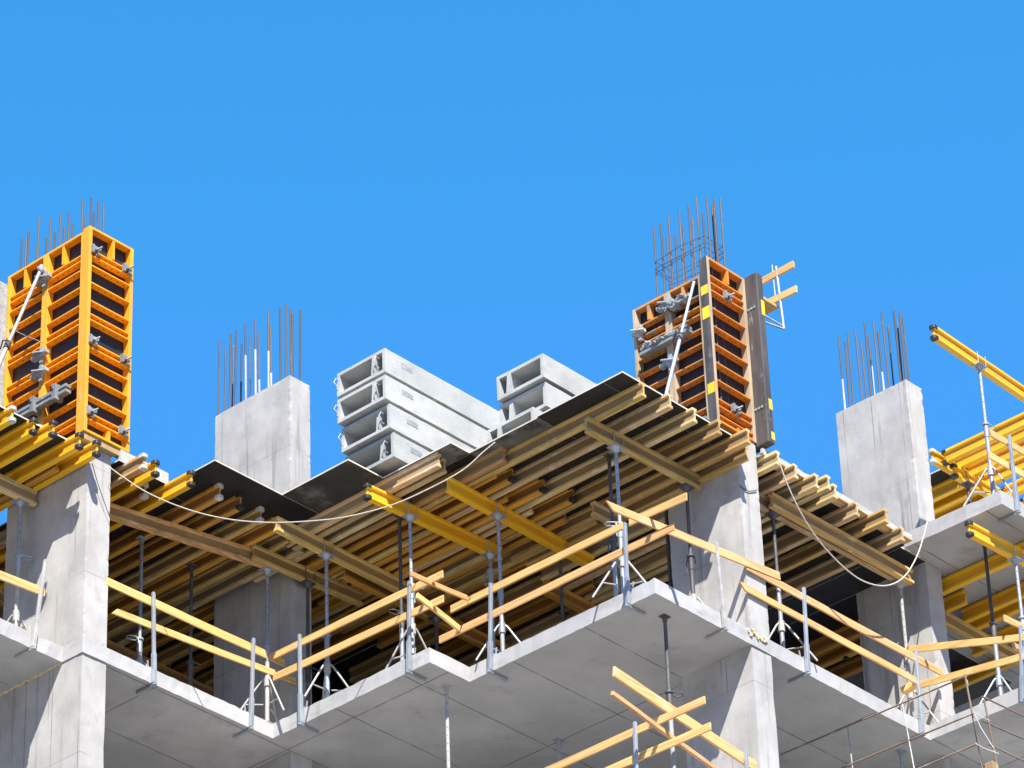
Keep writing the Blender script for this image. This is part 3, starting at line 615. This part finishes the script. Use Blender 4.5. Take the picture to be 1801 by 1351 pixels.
board((1305, 1031), (1612, 1198), 'y', -.012, 'lower guard board of the right bay with a pointed end', .10, cut=(-1, 0))
board((1594, 1143), (1830, 1118), 'x', 5.15, 'upper tilted guard board at the right picture edge', .10)
board((1618, 1205), (1812, 1151), 'x', 5.16, 'lower tilted guard board at the right picture edge', .10)
board((1766, 1087), (1840, 1124), 'y', -1.36, 'upper board stub at the far right slab corner', .10)
board((1781, 1135), (1840, 1164), 'y', -1.36, 'lower board stub at the far right slab corner', .10)
board((1742, 762), (1840, 818), 'y', -1.38, 'upper pinkish guard board on the finished slab corner', .11)
board((1739, 800), (1840, 858), 'y', -1.38, 'lower pinkish guard board on the finished slab corner', .11)
board((1079, 1181), (1330, 1350), 'y', .02, 'wide yellow board slanting down before the stained column', .15, .03)
board((1076, 1219), (1262, 1356), 'y', .03, 'thin board slanting down below the wide yellow one', .06, .04)
board((940, 1366), (1240, 1231), 'x', .02, 'upper lower storey board rising to the crossing', .105)
board((1040, 1369), (1250, 1277), 'x', .03, 'short grey tipped board under the crossing at the bottom', .105)
board((1588, 1216), (1612, 1200), 'x', 5.0, 'small timber block wedged at the right corner post', .09, .09, name='timber_block')

# ------------------------------------------------------------------ column forms
RIBS = [.115, .142, .19, .275, .365, .43, .458, .565, .592, .655, .735, .825, .905, .935]
def panel(parent, o, d, n, wd, z0, z1, fm, side, ribs=RIBS, ply='ply', clamps=(), stickers=()):
    """framed form panel. o = outer lower corner, d = along the width, n = outward normal"""
    o = Vector((o[0], o[1], 0)); d = Vector((*d, 0)); n = Vector((*n, 0)); H = z1-z0; D = .12
    Q = lambda s, t, z: o+d*s-n*t+Vector((0, 0, z))
    fr = MB()
    fr.box(Q(0, 0, z0), Q(.05, D, z1), 1).box(Q(wd-.05, 0, z0), Q(wd, D, z1), 1)
    fr.box(Q(.05, 0, z1-.035), Q(wd-.05, D-.001, z1)).box(Q(.05, 0, z0), Q(wd-.05, D-.001, z0+.035))
    f = obj('form_panel', fr, [fm, side], parent, bevel=.004)
    obj('facing_sheet', MB().box(Q(.05, D-.022, z0+.035), Q(wd-.05, D-.004, z1-.035)), ply, f)
    # holes along the posts
    for k, r_ in enumerate(ribs):
        z = z1-H*r_
        rb = MB().box(Q(.05, .004, z-.008), Q(wd-.05, D-.022, z+.008))
        s = .11
        while s < wd-.09:
            c = Q(s, .05, z-.0086)
            rb.add([c+d*.011*math.cos(j*math.pi/3)+n*.011*math.sin(j*math.pi/3) for j in range(6)], [tuple(range(6)) if d.cross(n).z < 0 else tuple(range(5, -1, -1))], 1); s += .105
        obj('rib', rb, [fm, 'cap'], f)
    for fr_, a, b in ((.5, 0, ribs[0]), (.5, ribs[-1], 1)):
        obj('mid_post', MB().box(Q(wd*.55-.02, .004, z1-H*a-.036), Q(wd*.55+.02, D-.022, z1-H*b+.031)), fm, f)
    for s, zf in clamps:
        c = Q(s, -.02, z1-H*zf)
        cb = MB().bar(c-d*.045+Vector((0, 0, .03)), c+d*.045+Vector((0, 0, .03)), .05, .03, upv=n)
        cb.bar(c-d*.05+Vector((0, 0, -.05)), c-d*.05+Vector((0, 0, .06)), .03, .05, upv=n).bar(c+d*.03+Vector((0, 0, -.06)), c+d*.06+Vector((0, 0, .05)), .025, .06, upv=n)
        cb.tube([c-n*-.03, c+n*.07+d*.05+Vector((0, 0, .04))], .012, 6)
        obj('panel_clamp', cb, 'steel_grey', f)
    for s, za, zb in stickers:
        obj('sticker', MB().box(Q(s, -.0015, za), Q(s+.046, .002, zb)), 'sticker', f)
    return f
# left form
LF = thing('column_formwork', 'bright orange panelled column form on the left column', 'column form', (-3.6, 6.3, 2.95))
panel(LF, (-3.95, 5.51), (1, 0), (0, -1), .745, 2.97, 5.99, 'frame', 'frame_worn', clamps=((.09, .115), (.62, .125), (.09, .56), (.62, .575), (.09, .905), (.62, .92)))
panel(LF, (-3.935, 5.632), (0, 1), (-1, 0), .705, 2.97, 5.97, 'frame', 'frame_worn')
panel(LF, (-3.935, 6.34), (0, 1), (-1, 0), .715, 2.97, 5.97, 'frame', 'frame_worn')
panel(LF, (-3.29, 5.632), (0, 1), (1, 0), .705, 2.97, 5.97, 'frame', 'frame_worn', ribs=[.2, .5, .8])
panel(LF, (-3.29, 6.34), (0, 1), (1, 0), .715, 2.97, 5.97, 'frame', 'frame_worn', ribs=[.2, .5, .8])
obj('back_panel', MB().box((-4.2, 7.065, 2.95), (-3.2, 7.19, 5.86)), 'spill', LF, bevel=.01)
wl = MB()
for zz in (0, .075): wl.box((-4.03, 5.78, 3.62+zz), (-3.94, 6.92, 3.66+zz))
wl.box((-4.0, 5.8, 3.63), (-3.95, 6.9, 3.73))
wo = obj('waling', wl, 'steel_grey', LF)
for vv in (5.95, 6.35, 6.75): obj('waling_clamp', MB().box((-4.08, vv-.03, 3.56), (-3.94, vv+.03, 3.78)).tube([(-4.1, vv, 3.7), (-3.95, vv+.08, 3.8)], .015, 6), 'steel_grey', wo)
def seam_clamp(par, u, v, z, m='steel_white', k=1):
    mb = MB().bar((u-.03, v-.13*k, z+.02), (u-.03, v+.13*k, z-.01), .07, .05).bar((u-.02, v-.02, z-.11), (u-.02, v-.02, z+.12), .05, .04, upv=(1, 0, 0)).tube([(u-.06, v-.1, z), (u-.09, v+.08, z+.05)], .016, 6)
    mb.blob((u-.03, v, z), (.035, .06, .035), z, .5, sub=2); obj('seam_clamp', mb, m, par)
for z in (5.56, 4.42, 4.15, 3.28): seam_clamp(LF, -3.94, 6.34, z, 'spill')
tag(obj('timber_kicker', MB().box((-3.93, 5.53, 2.87), (-3.22, 5.60, 2.965)).box((-3.93, 5.603, 2.87), (-3.82, 6.2, 2.965)), 'wood_brown', loc=(-3.6, 5.6, 2.87), bevel=.004), 'brown timber bearer under the bright orange form', 'timber bearer')
cg = thing('rebar_cage', 'row of rebar ends sticking out of the bright orange form', 'rebar cage', (-3.6, 6.3, 3.0), 'rebar cages in the forms')
def cage(par, f, pts, zb=3.0):
    for x, y, uu in pts:
        p = on('x', uu, *f(x, y)); obj('rebar', MB().tube([(p.x, p.y, zb), (p.x+random.uniform(-.006, .006), p.y+random.uniform(-.006, .006), p.z)], .0128, 7), 'rebar', par)
cage(cg, c1, [(105, 245, -3.75), (138, 210, -3.75), (186, 142, -3.75), (243, 150, -3.75), (289, 127, -3.75), (331, 118, -3.75), (395, 58, -3.75), (436, 48, -3.75), (468, 65, -3.62),
              (126, 245, -3.45), (177, 277, -3.45), (219, 237, -3.45), (262, 212, -3.45), (307, 192, -3.45), (346, 172, -3.45), (407, 140, -3.5), (447, 118, -3.55), (493, 85, -3.45)])
# middle form
CF = thing('column_formwork', 'dirty orange column form with dark sides and yellow stickers', 'column form', (1.75, .7, 2.95))
RB2 = [.11, .155, .2, .31, .42, .53, .64, .745, .86, .90, .955]
pf = panel(CF, (1.385, 0.0), (1, 0), (0, -1), .745, 2.98, 5.42, 'frame_old', 'frame_grey', ribs=RB2, clamps=((.35, .19), (.35, .875)))
# dark left flank of that panel with its yellow stickers
obj('dark_flank', MB().box((1.379, .002, 2.985), (1.3845, .118, 5.415)), 'frame_dark', pf)
for a, b in ((4.86, 4.99), (4.50, 4.67), (3.40, 3.55)): obj('sticker', MB().box((1.3765, .004, a), (1.3788, .116, b)), 'sticker', pf)
RA2 = [.12, .19, .24, .33, .42, .52, .62, .72, .82, .92]
panel(CF, (1.40, .122), (0, 1), (-1, 0), .56, 2.83, 5.20, 'frame_dull', 'frame_grey', ribs=RA2)
panel(CF, (1.40, .685), (0, 1), (-1, 0), .57, 2.83, 5.20, 'frame_dull', 'frame_grey', ribs=RA2)
dk = obj('side_panel', MB().box((2.137, -.185, 2.93), (2.255, 1.27, 5.45)), 'frame_dark', CF, bevel=.012)
for a, b in ((4.83, 5.05), (3.43, 3.58), (2.99, 3.10)): obj('sticker', MB().box((2.19, -.1868, a), (2.2545, -.184, b)), 'sticker', dk)
for zz in (4.94, 3.46):
    for k in range(3): obj('bolt_head', MB().tube([(2.137, -.02-.05*k, zz), (2.128, -.02-.05*k, zz)], .018, 8), 'spill', dk)
obj('back_panel', MB().box((1.56, 1.258, 2.85), (2.13, 1.37, 5.1)), 'frame_dark', CF)
sp = MB()
for i in range(16):
    t = i/15; sp.blob((1.36+random.uniform(-.03, .03), 1.02-.62*t, 4.50-.02*t+random.uniform(-.02, .02)), (.06, .06, random.uniform(.03, .055)), i, .7, sub=2)
obj('concrete_spill', sp, 'spill', CF); sp = MB()
for i in range(12):
    sp.blob((1.37, .72-.035*i+random.uniform(-.03, .03), 4.93+.02*math.sin(i)+random.uniform(-.04, .05)), (.05, .05, random.uniform(.03, .05)), 30+i, .7, sub=2)
obj('concrete_spill', sp, 'spill', CF)
w2 = obj('waling', MB().box((1.30, .30, 4.40), (1.39, 1.10, 4.44)).box((1.30, .32, 4.465), (1.39, 1.08, 4.50)).box((1.33, .3, 4.43), (1.38, 1.08, 4.48)), 'steel_grey', CF)
obj('waling', MB().box((1.30, .12, 2.95), (1.38, .62, 3.0)).box((1.31, .14, 3.0), (1.37, .60, 3.03)).box((1.30, .12, 3.03), (1.38, .62, 3.07)), 'steel_grey', CF)
for z in (4.98, 4.12, 3.2): seam_clamp(CF, 1.395, .684, z, 'spill' if z > 4.5 else 'steel')
seam_clamp(CF, 1.395, 1.14, 4.78, 'steel_white', .7)
cg2 = thing('rebar_cage', 'dark rebar cage with tied stirrups above the dirty form', 'rebar cage', (1.9, .7, 3.0), 'rebar cages in the forms')
cage(cg2, c7, [(285, 198, 1.6), (322, 182, 1.6), (363, 145, 1.6), (416, 125, 1.6), (462, 92, 1.6), (505, 52, 1.6), (556, 52, 1.6), (588, 55, 1.75), (583, 92, 1.85),
               (325, 250, 1.92), (354, 255, 1.92), (395, 235, 1.92), (436, 192, 1.92), (481, 152, 1.92), (535, 130, 1.92), (592, 70, 1.92), (622, 57, 1.92)])
for zz, sl in ((5.73, .02), (5.80, -.02), (5.90, .03)):
    obj('stirrup', MB().tube([(1.585, .16, zz), (1.575, .55, zz+sl), (1.585, .98, zz), (1.75, 1.0, zz+sl), (1.935, .98, zz), (1.945, .5, zz-sl), (1.935, .16, zz), (1.75, .15, zz-sl)], .0045, 6, closed=True), 'rebar', cg2)
# diagonal braces
def brace(a, b, label, m, r_=.028, hd=True):
    a = Vector(a); b = Vector(b); d = b-a
    o = thing('push_pull_brace', label, 'brace', tuple(b), 'push pull braces')
    mid = a.lerp(b, .47)
    obj('outer_tube', MB().tube([mid, b], r_, 10), m, o); obj('inner_tube', MB().tube([a, mid], r_*.8, 10), m, o)
    obj('coupler', MB().tube([mid-d.normalized()*.05, mid+d.normalized()*.06], r_*1.5, 8).tube([mid+Vector((-.05, -.08, 0)), mid+Vector((-.06, .02, .05)), mid+Vector((-.03, .1, -.03))], .01, 6), 'rebar', o)
    if hd: obj('brace_head', MB().tube([a, a+Vector((.08, 0, .01))], .03, 8).blob(a, (.05, .05, .06), 4, .4, sub=2), 'spill', o)
brace((-4.0, 6.35, 5.71), (-5.05, 6.35, 2.80), 'white diagonal brace against the bright orange form', 'steel_white')
brace((1.29, .148, 5.04), (.386, .0, 2.805), 'pale diagonal brace leaning on the dirty form', 'steel', .025, hd=False)
# working platform behind the middle form
pl = thing('platform_bracket', 'steel bracket with a plank and two guard boards behind the dirty form', 'working platform', (2.3, .2, 5.2))
f = lambda x, y: on('x', 3.1, *c7(x, y))
obj('bracket_frame', MB().tube([f(945, 715), f(905, 400)], .018, 8).tube([f(945, 715), f(840, 718)+Vector((-.6, 0, 0))], .014, 8).tube([f(940, 700), f(850, 655)+Vector((-.5, 0, 0))], .012, 8).tube([f(905, 585), f(885, 392)], .010, 6), 'steel', pl)
for (a, b, h) in (((820, 483), (995, 387), .10), ((838, 597), (1010, 512), .10)):
    p, q = f(*a), f(*b); obj('guard_board', MB().bar(p, q, .03, h), 'board_y', pl)
p = f(870, 615); obj('deck_plank', MB().box((2.35, p.y-.12, p.z-.02), (3.15, p.y+.12, p.z+.02)), 'board_x', pl)

# ------------------------------------------------------------------ precast blocks
def duct(u0, u1, v0, v1, z0, z1, label, flip=False, loops=True):
    """hollow precast duct: two cells open at the ends, thin partition with a slant"""
    o = thing('duct_block', label, 'concrete block', ((u0+u1)/2, (v0+v1)/2, z0), 'precast ventilation blocks')
    t = .045; W = v1-v0
    c = [(t, .165), (.225, W-t)] if not flip else [(t, W-.225), (W-.165, W-t)]
    ys = [v0, v0+t, v0+c[0][1], v0+c[1][0], v1-t, v1]; zs = [z0, z0+t, z1-t, z1]; ns = 22
    mb = MB(); idx = {}
    def vt(i, j, k):
        if (i, j, k) not in idx:
            y, z = ys[j], zs[k]
            if j in (2, 3) and k in (1, 2): y += (.03 if k == 1 else -.012)*(1 if j == 2 else .5)
            p = Vector((u0+(u1-u0)*i/ns, y, z)); q = p*7+Vector((z0*9, v0, u0)); am = .005 if (j in (0, 5) and k in (0, 3)) else .002
            p += Vector(((.004 if i in (0, ns) else 0)*noise.noise(q*1.7), am*noise.noise(q), am*noise.noise(q+Vector((5, 5, 5)))))
            idx[(i, j, k)] = len(mb.v); mb.v.append(p)
        return idx[(i, j, k)]
    solid = lambda j, k: 0 <= j < 5 and 0 <= k < 3 and not (k == 1 and j in (1, 3))
    def face(*f): mb.f.append(tuple(vt(*q) for q in f)); mb.m.append(0); mb.sm.append(False)
    for j in range(5):
        for k in range(3):
            if not solid(j, k): continue
            face((0, j, k), (0, j, k+1), (0, j+1, k+1), (0, j+1, k)); face((ns, j, k), (ns, j+1, k), (ns, j+1, k+1), (ns, j, k+1))
            for i in range(ns):
                if not solid(j-1, k): face((i, j, k), (i+1, j, k), (i+1, j, k+1), (i, j, k+1))
                if not solid(j+1, k): face((i, j+1, k), (i, j+1, k+1), (i+1, j+1, k+1), (i+1, j+1, k))
                if not solid(j, k-1): face((i, j, k), (i, j+1, k), (i+1, j+1, k), (i+1, j, k))
                if not solid(j, k+1): face((i, j, k+1), (i+1, j, k+1), (i+1, j+1, k+1), (i, j+1, k+1))
    s = obj('shell', mb, 'block', o)
    obj('added_light_stop', MB().box((u1-.06, v0+t+.001, z0+t+.001), (u1-.02, v1-t-.001, z1-t-.001)), 'block', s)  # unseen plate added at the far end to keep the cells dark
    if not flip:
        vh = MB(); a_, b_, z_, y_ = u0+.30, u0+.50, z1-.155, z1-.085
        vh.box((a_, v0-.003, z_), (b_, v0+.004, y_)); vh.m = [0]*6
        obj('slot_shade_patch', vh, 'spill', s)  # flat grey patch; the slot's inner shade is put into its colour
    if loops:
        for vv in (v0+.11, v1-.02):
            pts = [(u0+.01, vv, z0+.24), (u0-.03, vv+.01, z0+.26), (u0-.05, vv+.03, z0+.2), (u0-.045, vv-.01, z0+.15), (u0-.02, vv+.02, z0+.12), (u0+.01, vv, z0+.1)]
            obj('lifting_loop', MB().tube(pts, .006, 6), 'rebar_smeared', o)
    return o
tiers = ['bottom', 'second lowest', 'second highest', 'top']
for i in range(4):
    z = 2.90+i*.393; du = [0, -.06, -.13, -.13][i]
    duct(-.93+du, 2.05+du, 3.23, 4.06, z, z+.345, '%s hollow concrete block of the tall stack with a vent slot' % tiers[i])
    for k, uu in enumerate((-.15, 1.55)):
        if i < 3: tag(obj('spacer_timber', MB().box((uu-.04, 3.26, z+.346), (uu+.04, 4.03, z+.392)), 'board_y', loc=(uu, 3.6, z+.345)), '%s timber spacer in the %s gap of the tall block stack' % (('near', 'far')[k], ('lowest', 'middle', 'highest')[i]), 'timber spacer')
    if i == 0:
        for k, uu in enumerate((-.3, 1.55)): tag(obj('spacer_timber', MB().box((uu-.05, 3.26, 2.801), (uu+.05, 4.03, 2.899)), 'wood_brown', loc=(uu, 3.6, 2.8)), '%s timber bearer under the bottom block of the tall stack' % ('near', 'far')[k], 'timber spacer')
# second stack
sx = [(.03, 1.59, 2.965+.39*2, 'top', 3.0), (.08, 1.61, 2.965+.39, 'second', 3.0), (-.07, 1.69, 2.965, 'lower', 3.0)]
for du, v0, z, lb, L in sx:
    duct(du, du+L, v0, v0+.77, z-.01, z+.335, '%s hollow concrete block of the smaller stack by the deck corner' % lb, True, False)
    tag(obj('spacer_timber', MB().box((du+.72, v0+.03, z+.336), (du+.80, v0+.69, z+.382)), 'board_y', loc=(du+.75, v0+.3, z+.336)) if lb != 'top' else obj('spacer_timber', MB().box((du+.3, 1.7, 2.80), (du+.4, 2.2, 2.959)), 'wood_brown', loc=(du+.35, 1.9, 2.8)),
        {'top': 'timber bearer under the smaller block stack', 'second': 'timber spacer below the top block of the smaller stack', 'lower': 'timber spacer above the lower block of the smaller stack'}[lb], 'timber spacer')

# ------------------------------------------------------------------ ropes
def rope(p0, p1, pix, label, r_, m, name='rope'):
    """rope hanging in the vertical plane through two world points; pix = surveyed points along it"""
    a = Vector(p0); b = Vector(p1); n = Vector((b.y-a.y, a.x-b.x, 0)).normalized()
    pts = [a]
    for x, y in pix:
        d = RX*(x-PP[0])/FOC - UX*(y-PP[1])/FOC + fw
        pts.append(CAM+d*((a-CAM).dot(n)/d.dot(n)))
    pts.append(b)
    q = []
    for i in range(len(pts)-1):      # Catmull-Rom
        g = [pts[max(i-1, 0)], pts[i], pts[i+1], pts[min(i+2, len(pts)-1)]]
        for k in range(6):
            t = k/6; q.append(.5*((2*g[1])+(g[2]-g[0])*t+(2*g[0]-5*g[1]+4*g[2]-g[3])*t*t+(3*g[1]-g[0]-3*g[2]+g[3])*t**3))
    q.append(b)
    return tag(obj(name, MB().tube(q, r_, 7), m, loc=a), label, 'rope')
rope(on('y', 5.5, 193, 822), on('x', -.5, 871, 778), [(215, 838), (262, 868), (330, 896), (400, 913), (470, 919), (540, 917), (610, 909), (690, 888), (760, 857), (815, 826), (850, 795)], 'long white rope sagging from the left column to the block stacks', .0075, 'rope')
rope(on('y', -.3, 1371, 814), on('x', 5.1, 1631, 918), [(1384, 850), (1410, 905), (1445, 957), (1490, 1003), (1525, 1025), (1560, 1030), (1590, 1015), (1612, 980), (1624, 945)], 'white rope looping from the right bay beams to the slab corner', .009, 'rope')
rope(on('y', 5.55, 162, 815), on('y', 5.57, 194, 912), [(172, 850), (184, 885)], 'thin dark cable across the face of the left column', .005, 'cable', 'cable')
rope(on('y', -.0, 1301, 853), on('y', .0, 1331, 862), [(1308, 860), (1318, 864)], 'thin grey cable looped around the sunlit column head', .006, 'cable', 'cable')
fm = MB()
for i in range(44):
    fm.blob((-3.795+random.uniform(-.012, .01), 5.98+1.08*i/43, -.004+random.uniform(-.008, .004)), (random.uniform(.012, .022), .03, random.uniform(.010, .02)), 60+i, .6, sub=1)
tag(obj('foam_lump', fm, 'foam', loc=(-3.8, 6.5, 0)), 'yellowed foam bead along the joint above the bottom left column', 'foam')
a_ = on('x', -3.99, 12, 575); b_ = on('x', -3.99, 76, 603)
tag(obj('tie_wire', MB().tube([a_, a_.lerp(b_, .5)+Vector((0, 0, -.01)), b_], .006, 6), 'steel_grey', loc=a_), 'thin wire stretched across the bright orange form', 'wire')
# foam lumps at the slab joint of the sunlit column
fm = MB()
for i in range(26):
    t = i/25; p = on('y', -.01, 1316+34*t+random.uniform(-2, 2), 1109+17*t+random.uniform(-5, 6)); fm.blob(p, (.02, .015, random.uniform(.012, .026)), i, .6, sub=1)
tag(obj('foam_lump', fm, 'foam', loc=on('y', 0, 1333, 1118)), 'yellowed foam oozing at the foot of the sunlit column', 'foam')

# ------------------------------------------------------------------ rebar grid at the bottom right
gr = thing('rebar_grid', 'rusty rebar grid of a lower wall in front of the slab at the bottom right', 'rebar grid', (3.95, -1.5, -2.6))
UG, VG = 3.93, -1.5
for (a, b) in (((1374, 1327), (1700, 1189)), ((1440, 1368), (1712, 1255)), ((1560, 1376), (1722, 1307))):
    obj('rebar', MB().tube([on('x', UG, *a), on('x', UG, *b)], .0115, 6), 'rebar_site', gr)
for (a, b) in (((1697, 1187), (1730, 1362)), ((1731, 1231), (1760, 1380))):
    obj('rebar', MB().tube([on('y', VG, *a), on('y', VG, *b)], .0135, 6), 'rebar_site', gr)
for (a, b) in (((1587, 1238), (1612, 1375)), ((1491, 1279), (1503, 1380))):
    obj('rebar', MB().tube([on('x', UG, *a), on('x', UG, *b)], .009, 6), 'rebar_smeared', gr)
for (a, b) in (((1727, 1225), (1830, 1274)), ((1726, 1267), (1830, 1313)), ((1738, 1309), (1830, 1352))):
    obj('rebar', MB().tube([on('y', VG, *a), on('y', VG, *b)], .011, 6), 'rebar_site', gr)
wi = lambda *q: [on('x', UG-.02, *p) for p in q]
obj('tie_wire', MB().tube(wi((1697, 1203), (1700, 1210), (1703, 1206), (1701, 1196)), .005, 6).tube(wi((1713, 1253), (1725, 1280), (1745, 1312), (1748, 1316)), .006, 6).tube(wi((1716, 1308), (1730, 1316), (1757, 1326)), .006, 6).tube(wi((1712, 1252), (1728, 1262), (1742, 1268)), .005, 6), 'rebar_smeared', gr)
obj('tie_wire', MB().tube([on('x', UG, *p) for p in ((1373, 1317), (1379, 1301), (1388, 1307), (1381, 1303))], .004, 6), 'rebar_smeared', gr)
p = on('y', VG, 1744, 1347)
tag(obj('timber_post', MB().box((p.x-.06, p.y-.06, p.z-.6), (p.x+.06, p.y+.06, p.z+.03)), 'wood_brown', loc=(p.x, p.y, p.z-.6), bevel=.01), 'brown timber post top in the rebar grid at the bottom edge', 'timber post')
